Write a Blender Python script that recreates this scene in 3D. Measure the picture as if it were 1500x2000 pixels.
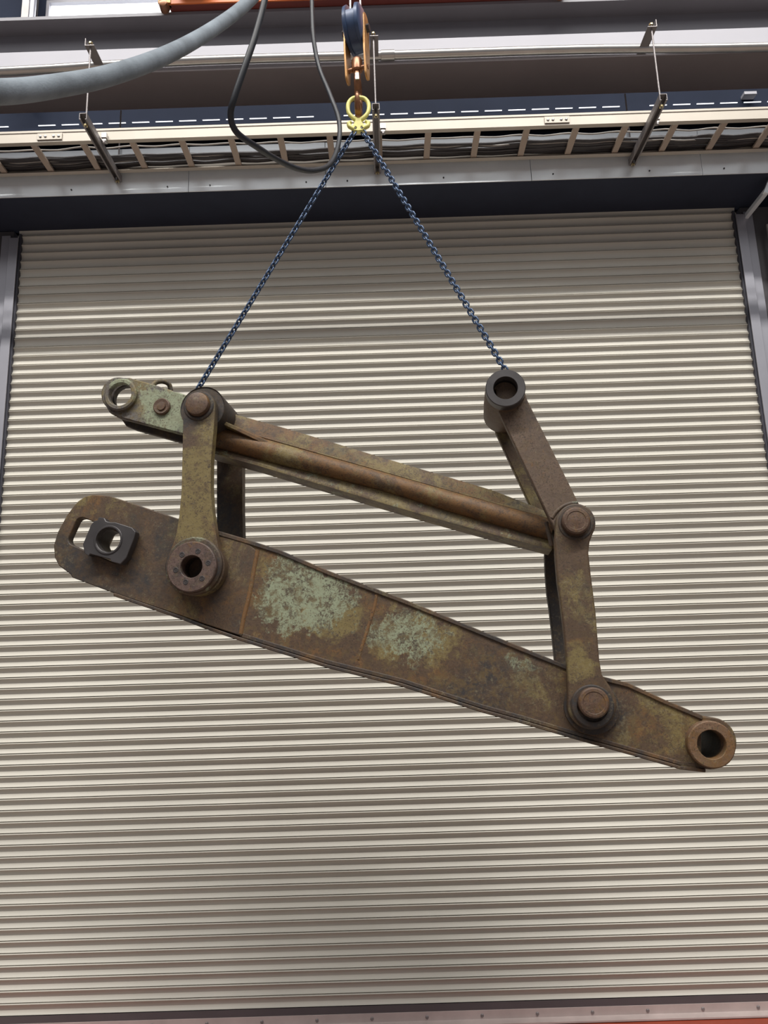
import bpy, bmesh, math, random
from mathutils import Vector, Matrix
random.seed(7)
for o in list(bpy.data.objects): bpy.data.objects.remove(o, do_unlink=True)
scene = bpy.context.scene
COL = scene.collection
PI = math.pi

# ------------------------------------------------------------------ camera
F_PX, PITCH, ROLL, YAW = 1420.0, 0.2057, 0.0312, -0.0025
CAM = Vector((0.0, -4.513, 1.96))
_fw = Vector((math.sin(YAW)*math.cos(PITCH), math.cos(YAW)*math.cos(PITCH), math.sin(PITCH)))
_ri = Vector((math.cos(YAW), -math.sin(YAW), 0.0))
_up = _ri.cross(_fw)
RIGHT = math.cos(ROLL)*_ri - math.sin(ROLL)*_up
UP = math.sin(ROLL)*_ri + math.cos(ROLL)*_up
cam_data = bpy.data.cameras.new('camera')
cam_data.sensor_fit = 'HORIZONTAL'; cam_data.sensor_width = 36.0
cam_data.lens = F_PX/1500.0*36.0
cam_data.clip_start = 0.05; cam_data.clip_end = 200
cam = bpy.data.objects.new('camera', cam_data); COL.objects.link(cam)
m = Matrix.Identity(4)
for i in range(3):
    m[i][0] = RIGHT[i]; m[i][1] = UP[i]; m[i][2] = -_fw[i]; m[i][3] = CAM[i]
cam.matrix_world = m
scene.camera = cam

# ------------------------------------------------------------------ light
world = bpy.data.worlds.new('world'); scene.world = world
world.use_nodes = True
bg = world.node_tree.nodes['Background']
bg.inputs['Color'].default_value = (0.90, 0.91, 1.0, 1); bg.inputs['Strength'].default_value = 0.165

def area(name, loc, target, sx, sy, watts, col):
    d = bpy.data.lights.new(name, 'AREA'); d.shape = 'RECTANGLE'; d.size = sx; d.size_y = sy
    d.energy = watts; d.color = col
    o = bpy.data.objects.new(name, d); COL.objects.link(o); o.location = loc
    o.rotation_euler = (Vector(target)-Vector(loc)).to_track_quat('-Z', 'Y').to_euler()
    return o
# long row of high-bay lamps under the hall roof, parallel to the door
area('high_bay_lamp_row', (0.0, -8.9, 17.0), (0, 0, 2.5), 22.0, 0.5, 4950, (1.0, 0.97, 0.92))
# skylight band in the roof, deeper in the hall
area('roof_skylight_band', (0.0, -17.0, 17.0), (0, 0, 4.0), 22.0, 8.0, 1150, (1.0, 0.985, 0.96))

vs = scene.view_settings
vs.view_transform = 'Standard'; vs.look = 'None'; vs.exposure = 0.0; vs.gamma = 1.0
vs.use_curve_mapping = False

# ------------------------------------------------------------------ coordinates
def ray(x, y): return _fw + (x-750.0)/F_PX*RIGHT - (y-1000.0)/F_PX*UP
def at(x, y, Y):
    d = ray(x, y); return CAM + d*((Y-CAM.y)/d.y)

# ------------------------------------------------------------------ materials
def new_mat(name):
    mt = bpy.data.materials.new(name); mt.use_nodes = True
    nt = mt.node_tree; nt.nodes.clear()
    out = nt.nodes.new('ShaderNodeOutputMaterial'); b = nt.nodes.new('ShaderNodeBsdfPrincipled')
    nt.links.new(b.outputs[0], out.inputs[0])
    return mt, nt, b
def nd(nt, t, **kw):
    n = nt.nodes.new(t)
    for k, v in kw.items(): setattr(n, k, v)
    return n
def noise(nt, vec, scale, detail=6, rough=0.6, dist=0.0):
    n = nd(nt, 'ShaderNodeTexNoise'); n.inputs['Scale'].default_value = scale
    n.inputs['Detail'].default_value = detail; n.inputs['Roughness'].default_value = rough
    n.inputs['Distortion'].default_value = dist
    nt.links.new(vec, n.inputs['Vector']); return n.outputs['Fac']
def ramp(nt, fac, a, b):
    r = nd(nt, 'ShaderNodeMapRange'); r.inputs['From Min'].default_value = a; r.inputs['From Max'].default_value = b
    nt.links.new(fac, r.inputs['Value']); return r.outputs['Result']
def mix(nt, fac, a, b):
    x = nd(nt, 'ShaderNodeMix', data_type='RGBA')
    if isinstance(fac, float): x.inputs[0].default_value = fac
    else: nt.links.new(fac, x.inputs[0])
    for s, v in ((x.inputs[6], a), (x.inputs[7], b)):
        if isinstance(v, tuple): s.default_value = v if len(v) == 4 else v+(1,)
        else: nt.links.new(v, s)
    return x.outputs[2]
def mathn(nt, op, a, b=None, clamp=False):
    x = nd(nt, 'ShaderNodeMath', operation=op); x.use_clamp = clamp
    for i, v in enumerate((a, b)):
        if v is None: continue
        if isinstance(v, (int, float)): x.inputs[i].default_value = v
        else: nt.links.new(v, x.inputs[i])
    return x.outputs[0]
def bump(nt, b, h, strength, dist=0.002):
    n = nd(nt, 'ShaderNodeBump'); n.inputs['Strength'].default_value = strength
    n.inputs['Distance'].default_value = dist
    nt.links.new(h, n.inputs['Height']); nt.links.new(n.outputs[0], b.inputs['Normal'])
def objco(nt): return nd(nt, 'ShaderNodeTexCoord').outputs['Object']

def paint(name, col, rough=0.5, metal=0.0, var=0.15, scale=3.0, spec=0.5, bmp=0.0):
    mt, nt, b = new_mat(name); co = objco(nt)
    n = noise(nt, co, scale, 5)
    dark = tuple(c*(1-var) for c in col); lite = tuple(min(1, c*(1+var)) for c in col)
    nt.links.new(mix(nt, ramp(nt, n, 0.3, 0.7), dark, lite), b.inputs['Base Color'])
    b.inputs['Roughness'].default_value = rough; b.inputs['Metallic'].default_value = metal
    b.inputs['Specular IOR Level'].default_value = spec
    if bmp: bump(nt, b, noise(nt, co, scale*20, 4), bmp)
    return mt
def emit(name, col, s):
    mt, nt, b = new_mat(name)
    b.inputs['Base Color'].default_value = (0.8, 0.8, 0.8, 1)
    n = noise(nt, objco(nt), 1.5, 3)
    c = mix(nt, ramp(nt, n, 0.3, 0.7), tuple(x*0.95 for x in col), col)
    nt.links.new(c, b.inputs['Emission Color']); b.inputs['Emission Strength'].default_value = s
    return mt

RUST = (0.080, 0.050, 0.030); DARK = (0.034, 0.030, 0.029); OLIVE = (0.178, 0.138, 0.052)
GREEN = (0.240, 0.268, 0.178); ORANGE = (0.150, 0.076, 0.028); GREY = (0.11, 0.10, 0.09)
def patina(name, olive=0.4, green=0.2, dark=0.35, orange=0.3, patches=(), base=RUST, rough=0.62, seed=0.0, fleck=0.5, pit=0.35):
    """weathered casting: rust ground, olive and verdigris paint remnants, black grease.
    patches: (u, v, radius_u, radius_v, green, olive, dark) stains at given spots of the assembly"""
    mt, nt, b = new_mat(name)
    co0 = objco(nt)
    mp = nd(nt, 'ShaderNodeMapping'); mp.inputs['Location'].default_value = (seed, seed*1.7, seed*0.6)
    nt.links.new(co0, mp.inputs['Vector']); co = mp.outputs[0]
    big = noise(nt, co, 3.2, 8, 0.65, 0.4); mid = noise(nt, co, 11, 8, 0.7, 0.3); fine = noise(nt, co, 60, 6, 0.7)
    mid2 = noise(nt, co, 6.5, 9, 0.72, 0.6); big2 = noise(nt, co, 4.7, 7, 0.6, 0.8)
    g_add = o_add = d_add = None
    if patches:
        sep = nd(nt, 'ShaderNodeSeparateXYZ'); nt.links.new(co0, sep.inputs[0])
        for (u, v, ru, rv, g, ol, dk) in patches:
            a = mathn(nt, 'DIVIDE', mathn(nt, 'SUBTRACT', sep.outputs[0], u), ru)
            c = mathn(nt, 'DIVIDE', mathn(nt, 'SUBTRACT', sep.outputs[2], v), rv)
            d2 = mathn(nt, 'ADD', mathn(nt, 'MULTIPLY', a, a), mathn(nt, 'MULTIPLY', c, c))
            msk = mathn(nt, 'SUBTRACT', 1.0, d2, True)
            if g: g_add = mathn(nt, 'MULTIPLY', msk, g) if g_add is None else mathn(nt, 'ADD', g_add, mathn(nt, 'MULTIPLY', msk, g))
            if ol: o_add = mathn(nt, 'MULTIPLY', msk, ol) if o_add is None else mathn(nt, 'ADD', o_add, mathn(nt, 'MULTIPLY', msk, ol))
            if dk: d_add = mathn(nt, 'MULTIPLY', msk, dk) if d_add is None else mathn(nt, 'ADD', d_add, mathn(nt, 'MULTIPLY', msk, dk))
    rag = mathn(nt, 'ADD', mathn(nt, 'MULTIPLY', noise(nt, co, 26, 8, 0.75, 0.2), 0.30), mathn(nt, 'MULTIPLY', fine, 0.22))
    def cover(n, amount, add, w=0.10):
        n = mathn(nt, 'ADD', mathn(nt, 'MULTIPLY', n, 0.62), mathn(nt, 'SUBTRACT', rag, 0.07))
        # share of the surface covered by a coat of paint or dirt
        t = mathn(nt, 'ADD', mathn(nt, 'MULTIPLY', n, 2.6), (amount-0.5)*0.9-0.8)
        if add is not None: t = mathn(nt, 'ADD', t, add)
        return ramp(nt, t, 0.5-w, 0.5+w)
    c = mix(nt, ramp(nt, mid, 0.3, 0.7), tuple(x*0.72 for x in base), tuple(x*1.3 for x in base))
    c = mix(nt, cover(mid2, orange, None), c, ORANGE)
    c = mix(nt, mathn(nt, 'MULTIPLY', cover(big2, olive, o_add, 0.10), 0.85), c, OLIVE)
    c = mix(nt, cover(mathn(nt, 'ADD', mathn(nt, 'MULTIPLY', mid2, 0.55), mathn(nt, 'MULTIPLY', mid, 0.45)), green, g_add, 0.05), c, GREEN)
    c = mix(nt, cover(big, dark, d_add, 0.14), c, DARK)
    spots = ramp(nt, mathn(nt, 'ADD', mathn(nt, 'MULTIPLY', mid, 0.5), mathn(nt, 'MULTIPLY', fine, 0.5)), 0.515, 0.565)
    c = mix(nt, mathn(nt, 'MULTIPLY', spots, fleck), c, (0.062, 0.036, 0.022))
    sp = ramp(nt, mathn(nt, 'ADD', mathn(nt, 'MULTIPLY', noise(nt, co, 150, 3, 0.6), 0.72), mathn(nt, 'MULTIPLY', mid, 0.28)), 0.545, 0.60)
    c = mix(nt, mathn(nt, 'MULTIPLY', sp, 0.75), c, (0.040, 0.027, 0.019))
    pl = ramp(nt, mathn(nt, 'ADD', mathn(nt, 'MULTIPLY', noise(nt, co, 75, 5, 0.7, 0.5), 0.6), mathn(nt, 'MULTIPLY', big2, 0.4)), 0.55, 0.66)
    c = mix(nt, mathn(nt, 'MULTIPLY', pl, 0.45), c, (0.25, 0.215, 0.13))
    pits = ramp(nt, mathn(nt, 'ADD', mathn(nt, 'MULTIPLY', noise(nt, co, 38, 7, 0.72, 0.4), 0.6), mathn(nt, 'MULTIPLY', mid2, 0.4)), 0.50, 0.60)
    c = mix(nt, mathn(nt, 'MULTIPLY', pits, pit), c, (0.105, 0.070, 0.030))
    nt.links.new(c, b.inputs['Base Color'])
    nt.links.new(ramp(nt, mid, -0.3, 1.3) if rough is None else mathn(nt, 'ADD', mathn(nt, 'MULTIPLY', mid, 0.3), rough-0.15), b.inputs['Roughness'])
    b.inputs['Specular IOR Level'].default_value = 0.4
    bump(nt, b, mathn(nt, 'ADD', mid, mathn(nt, 'MULTIPLY', fine, 0.5)), 0.55, 0.004)
    return mt

M = {}
M['slat'] = paint('cream_door_paint', (0.520, 0.495, 0.437), 0.55, 0.0, 0.05, 1.2, 0.35)
M['bottom_bar'] = paint('bottom_bar_steel', (0.50, 0.42, 0.40), 0.45, 0.15, 0.14, 4.0)
M['seal'] = paint('dark_bottom_groove', (0.09, 0.075, 0.08), 0.6, 0, 0.1)
M['floor'] = paint('concrete_floor', (0.22, 0.175, 0.15), 0.55, 0, 0.2, 1.5)
M['red_floor'] = paint('red_floor_paint', (0.30, 0.055, 0.028), 0.5, 0, 0.25, 2.5)
M['guide'] = paint('galvanised_guide', (0.36, 0.36, 0.40), 0.38, 0.45, 0.10, 2.0)
M['guide_dark'] = paint('guide_gap_shade', (0.05, 0.05, 0.065), 0.6)  # shade of the gap beside the slats, put into the colour
M['galv'] = paint('galvanised_flashing', (0.84, 0.89, 0.94), 0.40, 0.30, 0.08, 2.2)
M['hood'] = paint('dark_blue_hood', (0.028, 0.034, 0.056), 0.7, 0, 0.1, 3.0, 0.25)
M['wall'] = paint('dark_blue_wall_panel', (0.020, 0.026, 0.046), 0.8, 0, 0.1, 3.0, 0.12)
M['beam_under'] = paint('warm_bounce_underside', (0.20, 0.175, 0.18), 0.5, 0, 0.08, 1.5)  # warm light bounced off the floor is put into this underside colour
M['beam'] = paint('grey_primer_steel', (0.23, 0.225, 0.25), 0.5, 0, 0.08, 1.5)
M['beam_lower'] = paint('pale_grey_flange', (0.40, 0.395, 0.44), 0.5, 0, 0.05, 1.5)
M['conduit'] = paint('zinc_conduit', (0.52, 0.50, 0.48), 0.28, 0.8, 0.1, 6)
M['tray'] = paint('aluminium_tray', (0.47, 0.425, 0.365), 0.45, 0.25, 0.06, 3)
M['rung'] = paint('aluminium_rung', (0.40, 0.32, 0.26), 0.45, 0.2, 0.06, 3)
M['strut'] = paint('zinc_strut', (0.24, 0.22, 0.22), 0.42, 0.4, 0.10, 8)
M['brass'] = paint('gilt_zinc_nut', (0.60, 0.50, 0.27), 0.3, 0.8, 0.1, 20)
M['cable_dark'] = paint('dark_cable_jacket', (0.035, 0.032, 0.035), 0.45, 0, 0.2, 9)
M['cable_pale'] = paint('pale_cable_jacket', (0.33, 0.31, 0.29), 0.5, 0, 0.2, 9)
M['rubber'] = paint('black_rubber_cable', (0.016, 0.019, 0.026), 0.5, 0, 0.2, 9)
M['hose'] = paint('woven_grey_sleeve', (0.19, 0.22, 0.25), 0.75, 0, 0.28, 7, 0.3, 0.5)
M['orange'] = paint('orange_crane_paint', (0.72, 0.17, 0.035), 0.45, 0, 0.1, 2)
M['crane_red'] = paint('red_oxide_crane', (0.20, 0.045, 0.035), 0.55, 0, 0.15, 2)
M['black'] = paint('black_motor', (0.02, 0.02, 0.025), 0.5)
M['block_blue'] = paint('blue_sheave_guard', (0.045, 0.075, 0.15), 0.38, 0.1, 0.15, 10)
M['cheek'] = paint('worn_orange_cheek', (0.46, 0.24, 0.085), 0.4, 0.35, 0.3, 14)
M['hookm'] = paint('brown_hook_steel', (0.24, 0.11, 0.055), 0.33, 0.5, 0.3, 14)
M['rope'] = paint('steel_wire_rope', (0.34, 0.33, 0.33), 0.4, 0.7, 0.3, 60)
M['yellow'] = paint('yellow_lifting_paint', (0.70, 0.66, 0.20), 0.42, 0, 0.14, 18)
M['chain'] = paint('blue_chain_coat', (0.052, 0.085, 0.155), 0.33, 0.35, 0.25, 25)
M['black_steel'] = paint('machined_black_steel', (0.062, 0.057, 0.058), 0.45, 0.4, 0.2, 9)
M['bore'] = paint('even_black_bore', (0.010, 0.010, 0.012), 0.5, 0, 0.2, 9, 0.3)  # one black for the inside and bottom of the hub
M['window'] = emit('daylight_panel', (0.93, 0.97, 1.0), 4.0)
M['gap'] = emit('daylight_gap', (0.93, 0.95, 1.0), 1.2)
M['col'] = paint('dark_column', (0.085, 0.08, 0.085), 0.4, 0.2, 0.1)

# ------------------------------------------------------------------ mesh helpers
def finish(name, bm, mat, parent=None, smooth=35, bevel=0.0, seg=2):
    bmesh.ops.recalc_face_normals(bm, faces=bm.faces[:])
    me = bpy.data.meshes.new(name); bm.to_mesh(me); bm.free()
    if smooth:
        me.polygons.foreach_set('use_smooth', [True]*len(me.polygons))
        me.set_sharp_from_angle(angle=math.radians(smooth))
    me.materials.append(mat)
    o = bpy.data.objects.new(name, me); COL.objects.link(o)
    if parent is not None: o.parent = parent
    if bevel:
        b = o.modifiers.new('bevel', 'BEVEL'); b.width = bevel; b.segments = seg
        b.limit_method = 'ANGLE'; b.angle_limit = math.radians(40); b.harden_normals = False
    return o
def link_copy(o, parent, loc=None, mat4=None):
    c = o.copy(); COL.objects.link(c); c.parent = parent
    if loc is not None: c.location = loc
    if mat4 is not None: c.matrix_local = mat4
    return c
def empty(name, loc=(0, 0, 0)):
    o = bpy.data.objects.new(name, None); COL.objects.link(o); o.location = loc
    o.empty_display_size = 0.05; return o
def tag(o, label, cat, group=None):
    o['label'] = label; o['category'] = cat
    if group: o['group'] = group
    return o
def struct(o): o['kind'] = 'structure'; return o

def box(bm, x0, x1, y0, y1, z0, z1):
    v = [bm.verts.new((x, y, z)) for x in (x0, x1) for y in (y0, y1) for z in (z0, z1)]
    for f in ((0,1,3,2), (4,6,7,5), (0,4,5,1), (2,3,7,6), (0,2,6,4), (1,5,7,3)):
        bm.faces.new([v[i] for i in f])
def boxo(name, dims, mat, parent=None, bevel=0.0):
    bm = bmesh.new(); box(bm, *dims); return finish(name, bm, mat, parent, 0, bevel)
def prism(bm, outline, w0, w1, holes=()):
    """outline (x, z) extruded along y from w0 to w1, with holes"""
    edges = []
    for loop in [outline]+list(holes):
        vs_ = [bm.verts.new((p[0], w0, p[1])) for p in loop]
        for i in range(len(vs_)): edges.append(bm.edges.new((vs_[i], vs_[(i+1) % len(vs_)])))
    if holes:
        g = bmesh.ops.triangle_fill(bm, edges=edges, use_beauty=True)
        faces = [e for e in g['geom'] if isinstance(e, bmesh.types.BMFace)]
    else:
        faces = [bm.faces.new([e.verts[0] for e in edges])]
    r = bmesh.ops.extrude_face_region(bm, geom=faces)
    bmesh.ops.translate(bm, verts=[e for e in r['geom'] if isinstance(e, bmesh.types.BMVert)], vec=(0, w1-w0, 0))
def prism_x(bm, outline, x0, x1):
    """outline (y, z) extruded along x"""
    a = [bm.verts.new((x0, p[0], p[1])) for p in outline]; b = [bm.verts.new((x1, p[0], p[1])) for p in outline]
    n = len(a)
    for i in range(n): bm.faces.new((a[i], a[(i+1) % n], b[(i+1) % n], b[i]))
    bm.faces.new(a); bm.faces.new(b[::-1])
def lathe(bm, c, prof, seg=40, axis='y', closed=False):
    """profile of (along, radius) turned about an axis through c"""
    rings = []
    for (w, r) in prof:
        ring = []
        for k in range(seg):
            a = 2*PI*k/seg; p, q = r*math.cos(a), r*math.sin(a)
            if axis == 'y': co = (c[0]+p, c[1]+w, c[2]+q)
            elif axis == 'x': co = (c[0]+w, c[1]+p, c[2]+q)
            else: co = (c[0]+p, c[1]+q, c[2]+w)
            ring.append(bm.verts.new(co))
        rings.append(ring)
    n = len(rings)
    for i in range(n if closed else n-1):
        A, B = rings[i], rings[(i+1) % n]
        for k in range(seg): bm.faces.new((A[k], A[(k+1) % seg], B[(k+1) % seg], B[k]))
    if not closed:
        bm.faces.new(rings[0]); bm.faces.new(rings[-1][::-1])
def spline(pts, n=8):
    """Catmull-Rom through points"""
    P = [Vector(p) for p in pts]; out = []
    for i in range(len(P)-1):
        p0 = P[i-1] if i else 2*P[0]-P[1]; p1, p2 = P[i], P[i+1]
        p3 = P[i+2] if i+2 < len(P) else 2*P[-1]-P[-2]
        for k in range(n):
            t = k/n
            out.append(0.5*((2*p1)+(p2-p0)*t+(2*p0-5*p1+4*p2-p3)*t*t+(3*p1-p0-3*p2+p3)*t**3))
    out.append(P[-1]); return out
def tube(bm, pts, rad, seg=12, closed=False, flat=1.0):
    """swept tube with parallel-transported frames; rad a number or list"""
    P = [Vector(p) for p in pts]; n = len(P)
    R_ = rad if isinstance(rad, (list, tuple)) else [rad]*n
    tang = []
    for i in range(n):
        if closed: t = P[(i+1) % n]-P[i-1]
        else: t = P[min(i+1, n-1)]-P[max(i-1, 0)]
        tang.append(t.normalized())
    ref = Vector((0, 1, 0)) if abs(tang[0].y) < 0.9 else Vector((1, 0, 0))
    nrm = (ref-tang[0]*ref.dot(tang[0])).normalized()
    rings = []
    for i in range(n):
        if i:
            nrm = (nrm-tang[i]*nrm.dot(tang[i])).normalized()
        bi = tang[i].cross(nrm)
        rings.append([bm.verts.new(P[i]+R_[i]*(math.cos(2*PI*k/seg)*nrm*flat+math.sin(2*PI*k/seg)*bi)) for k in range(seg)])
    for i in range(n if closed else n-1):
        A, B = rings[i], rings[(i+1) % n]
        for k in range(seg): bm.faces.new((A[k], A[(k+1) % seg], B[(k+1) % seg], B[k]))
    if not closed:
        bm.faces.new(rings[0][::-1]); bm.faces.new(rings[-1])
def tubeo(name, pts, rad, mat, parent=None, seg=12, flat=1.0):
    bm = bmesh.new(); tube(bm, pts, rad, seg, False, flat); return finish(name, bm, mat, parent, 60)
def hexo(bm, c, r, w0, w1, axis='y'): lathe(bm, c, ((w0, r), (w1, r)), 6, axis)

# ================================================================== SETTING
# floor: red painted
fl = struct(boxo('floor', (-9, 9, -11, 0.6, -0.12, 0.0), M['floor']))
boxo('red_floor_band', (-9, 9, -0.34, 0.6, 0.0, 0.002), M['red_floor'], fl)

# rolling door: every slat is a piece of its own
P = 0.0635; Z0 = 4.929; NS = 76; XL, XR = -2.452, 2.450
prof = [(0.0180, -0.0003), (0.0020, -0.0004), (-0.0024, -0.0014), (-0.0043, -0.0034), (-0.0043, -0.0050), (-0.0022, -0.0068), (0.0005, -0.0080)]
n = 10; zt, zb, sag = -0.0080, -P+0.0052, 0.0122
for k in range(1, n):
    t = k/n; prof.append((0.0005+sag*(1-abs(2*t-1)**(2.3 if t < 0.5 else 2.0)), zt+(zb-zt)*t))
prof += [(-0.0006, zb), (0.0008, -P+0.0044), (0.0180, -P+0.0042)]
door = struct(empty('door_1', (0, 0, 0)))
bm = bmesh.new()
back = [(0.026, -P), (0.026, 0.0)]
prism_x(bm, prof+back, XL-0.03, XR+0.03)
slat0 = finish('slat', bm, M['slat'], door, 50)
for i in range(-2, NS):
    o = slat0 if i == -2 else link_copy(slat0, door)
    o.location = (0, 0, Z0-i*P)
ZB = Z0-NS*P
bm = bmesh.new()
prism_x(bm, [(0.02, ZB), (0.004, ZB), (0.004, ZB-0.036), (-0.004, ZB-0.036), (-0.004, 0.022), (-0.045, 0.016), (-0.045, 0.006), (0.02, 0.006)], XL-0.03, XR+0.03)
bar = finish('bottom_bar', bm, M['bottom_bar'], door, 0, 0.001)
boxo('bottom_groove', (XL-0.02, XR+0.02, -0.002, 0.010, ZB-0.035, ZB), M['seal'], bar)
for k in range(16):
    bm = bmesh.new(); lathe(bm, (-2.3+k*0.305, -0.004, ZB-0.062), ((-0.006, 0.006), (-0.004, 0.009), (0.002, 0.009)), 10)
    finish('bolt', bm, M['strut'], bar)

# guides either side
for s, nm in ((-1, 'trim_1'), (1, 'trim_2')):
    e = struct(empty(nm))
    xe = XL if s < 0 else XR
    def bx(name, a, b_, y0, y1, z0, z1, mat, bev=0.002):
        x0, x1 = sorted((xe+s*a, xe+s*b_)); return boxo(name, (x0, x1, y0, y1, z0, z1), mat, e, bev)
    bx('gap_shade_strip', 0.0, 0.016, -0.016, 0.03, 0, 4.94, M['guide_dark'])  # solid dark strip standing in for the shadow gap beside the slats
    bx('guide_face', 0.010, 0.072, -0.034, -0.024, 0, 4.90, M['guide'])
    bx('guide_return', 0.062, 0.072, -0.024, 0.02, 0, 4.90, M['guide'])
    bx('mounting_angle', 0.075, 0.135, -0.014, -0.004, 0, 4.93, M['guide'])
    bx('jamb', 0.06, 0.30, 0.0, 0.15, 0, 4.97, M['col'])
# walls
w = struct(boxo('wall_left', (-9, -2.70, 0.03, 0.2, 0, 5.0), M['wall']))
w = struct(boxo('wall_right', (2.70, 9, 0.03, 0.2, 0, 5.0), M['wall']))
wb = struct(boxo('wall_back', (-9, 9, 0.10, 0.25, 5.0, 5.88), M['wall']))
for k in range(46):
    xs = -4.0+k*0.172
    if random.random() < 0.06: continue
    g = boxo('daylight_gap', (xs, xs+0.125, 0.094, 0.100, 5.888, 5.8925), M['gap'], wb)
wu = struct(boxo('wall_upper', (-9, 9, 0.104, 0.25, 5.88, 9.0), M['wall']))
a = at(1466, 181, 0.05)
boxo('wall_bracket', (a.x-0.045, a.x+0.045, 0.05, 0.104, a.z-0.01, a.z+0.012), M['beam_lower'], wu)
boxo('wall_girt', (-9, 9, 0.02, 0.100, 5.70, 5.78), M['black'], wb)
# daylight panels above the beam
def winpanel(name, x0, x1, z0, z1, y=0.09):
    e = struct(empty(name)); boxo('pane', (x0, x1, y, y+0.012, z0, z1), M['window'], e)
    t = 0.022
    for d in ((x0-t, x0, z0-t, z1+t), (x1, x1+t, z0-t, z1+t), (x0, x1, z0-t, z0), (x0, x1, z1, z1+t)):
        boxo('frame', (d[0], d[1], y-0.03, y+0.012, d[2], d[3]), M['beam'], e)
a = at(100, 12, 0.09); b_ = at(312, 5, 0.09)
winpanel('window_1', a.x, b_.x+0.6, 6.5, a.z)
a = at(1132, 3, 0.09); b_ = at(1342, 0, 0.09)
winpanel('window_2', a.x, b_.x, 6.5, 7.6)

# ================================================================== STEELWORK AND HOOD
hood = tag(empty('door_hood'), 'dark blue housing above the rolling door with a bright galvanised front strip', 'door hood')
ZS = 4.976; HX0, HX1 = -4.2, 2.64
boxo('soffit', (HX0, HX1, -0.358, 0.03, ZS, ZS+0.01), M['hood'], hood)
boxo('back_panel', (HX0, HX1, 0.0, 0.03, ZS+0.01, 5.30), M['hood'], hood)
xs = [HX0, -2.92, -1.20, 0.62+0.02, 2.02, HX1+1.5]
xs = [HX0, -2.72, -1.205, -0.32, 1.005, 2.105, 3.6]
for i in range(len(xs)-1):
    f_ = boxo('flashing_sheet', (xs[i]+0.0015, xs[i+1]-0.0015, -0.3655+0.0012*(i % 2), -0.358, ZS-0.004, 5.30), M['galv'], hood, 0.001)
    x = xs[i]+0.14
    while x < xs[i+1]-0.05:
        bm = bmesh.new(); lathe(bm, (x, -0.3655, ZS+0.035), ((-0.004, 0.005), (0.003, 0.005)), 8)
        finish('screw', bm, M['black'], f_); x += 0.62

beam = tag(empty('header_beam'), 'grey steel beam with a pale lower flange running above the cable tray', 'beam')
BX0, BX1 = -6, 6
bm = bmesh.new(); box(bm, BX0, BX1, -0.60, -0.58, 5.60, 5.962); finish('web', bm, M['beam'], beam, 0)
bm = bmesh.new(); box(bm, BX0, BX1, -0.715, -0.45, 5.962, 5.985); finish('top_flange', bm, M['beam'], beam, 0)
boxo('lower_flange', (BX0, BX1, -0.700, -0.688, 5.572, 5.742), M['beam_lower'], beam, 0.002)
boxo('underside_plate', (BX0, BX1, -0.688, -0.392, 5.572, 5.590), M['beam_under'], beam, 0.002)

# conduit on the beam
e = tag(empty('conduit_pipe'), 'long shiny round conduit fixed along the lower flange of the grey beam', 'conduit')
cpts = [at(x, y, -0.735) for x, y in ((-700, 172), (0, 140), (200, 128), (375, 119), (560, 113), (750, 108.5), (1125, 97), (1500, 92), (2200, 70))]
tubeo('pipe', spline(cpts, 6), 0.026, M['conduit'], e, 20)
x_c = at(757, 103, -0.735).x
zc0 = at(757, 108.3, -0.735).z
bm = bmesh.new(); lathe(bm, (x_c, -0.735, zc0), ((-0.042, 0.027), (-0.040, 0.031), (0.040, 0.031), (0.042, 0.027)), 24, 'x'); finish('coupling', bm, M['conduit'], e)

# ================================================================== CABLE TRAY
tray = tag(empty('cable_tray'), 'beige aluminium ladder cable tray hung in front of the galvanised strip', 'cable tray')
TY0, TY1, TZ = -0.700, -0.400, 5.096
def rail(y, s):
    # C-section rail, flanges pointing inwards
    pr_ = [(y, TZ), (y+s*0.030, TZ), (y+s*0.030, TZ+0.004), (y+s*0.004, TZ+0.006), (y+s*0.004, TZ+0.070), (y+s*0.022, TZ+0.072), (y+s*0.022, TZ+0.078), (y-s*0.004, TZ+0.078), (y-s*0.004, TZ+0.064), (y, TZ+0.058)]
    bm = bmesh.new(); prism_x(bm, pr_, -5.5, 5.5); return finish('side_rail', bm, M['tray'], tray, 0, 0.0008)
r1 = rail(TY0, 1); r2 = rail(TY1, -1)
rung0 = None
bm = bmesh.new(); prism_x(bm, [(TY0+0.004, TZ+0.008), (TY1-0.004, TZ+0.008), (TY1-0.004, TZ+0.024), (TY0+0.004, TZ+0.024)], -0.019, 0.019)
rung0 = finish('rung', bm, M['rung'], tray, 0, 0.002)
for k in range(-11, 12):
    o = rung0 if k == -11 else link_copy(rung0, tray)
    o.location = (0.031+0.300*k, 0, 0)
for (px, py) in ((98, 262), (1087, 228)):
    x = at(px, py, TY0).x
    sp = boxo('splice_plate', (x-0.075, x+0.075, TY0-0.007, TY0-0.001, TZ+0.012, TZ+0.056), M['tray'], r1, 0.001)
    for q in (-0.055, -0.025, 0.025, 0.055):
        bm = bmesh.new(); lathe(bm, (x+q, TY0-0.007, TZ+0.034), ((-0.006, 0.005), (-0.004, 0.008), (0.0, 0.008)), 10); finish('bolt', bm, M['conduit'], sp)

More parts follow.
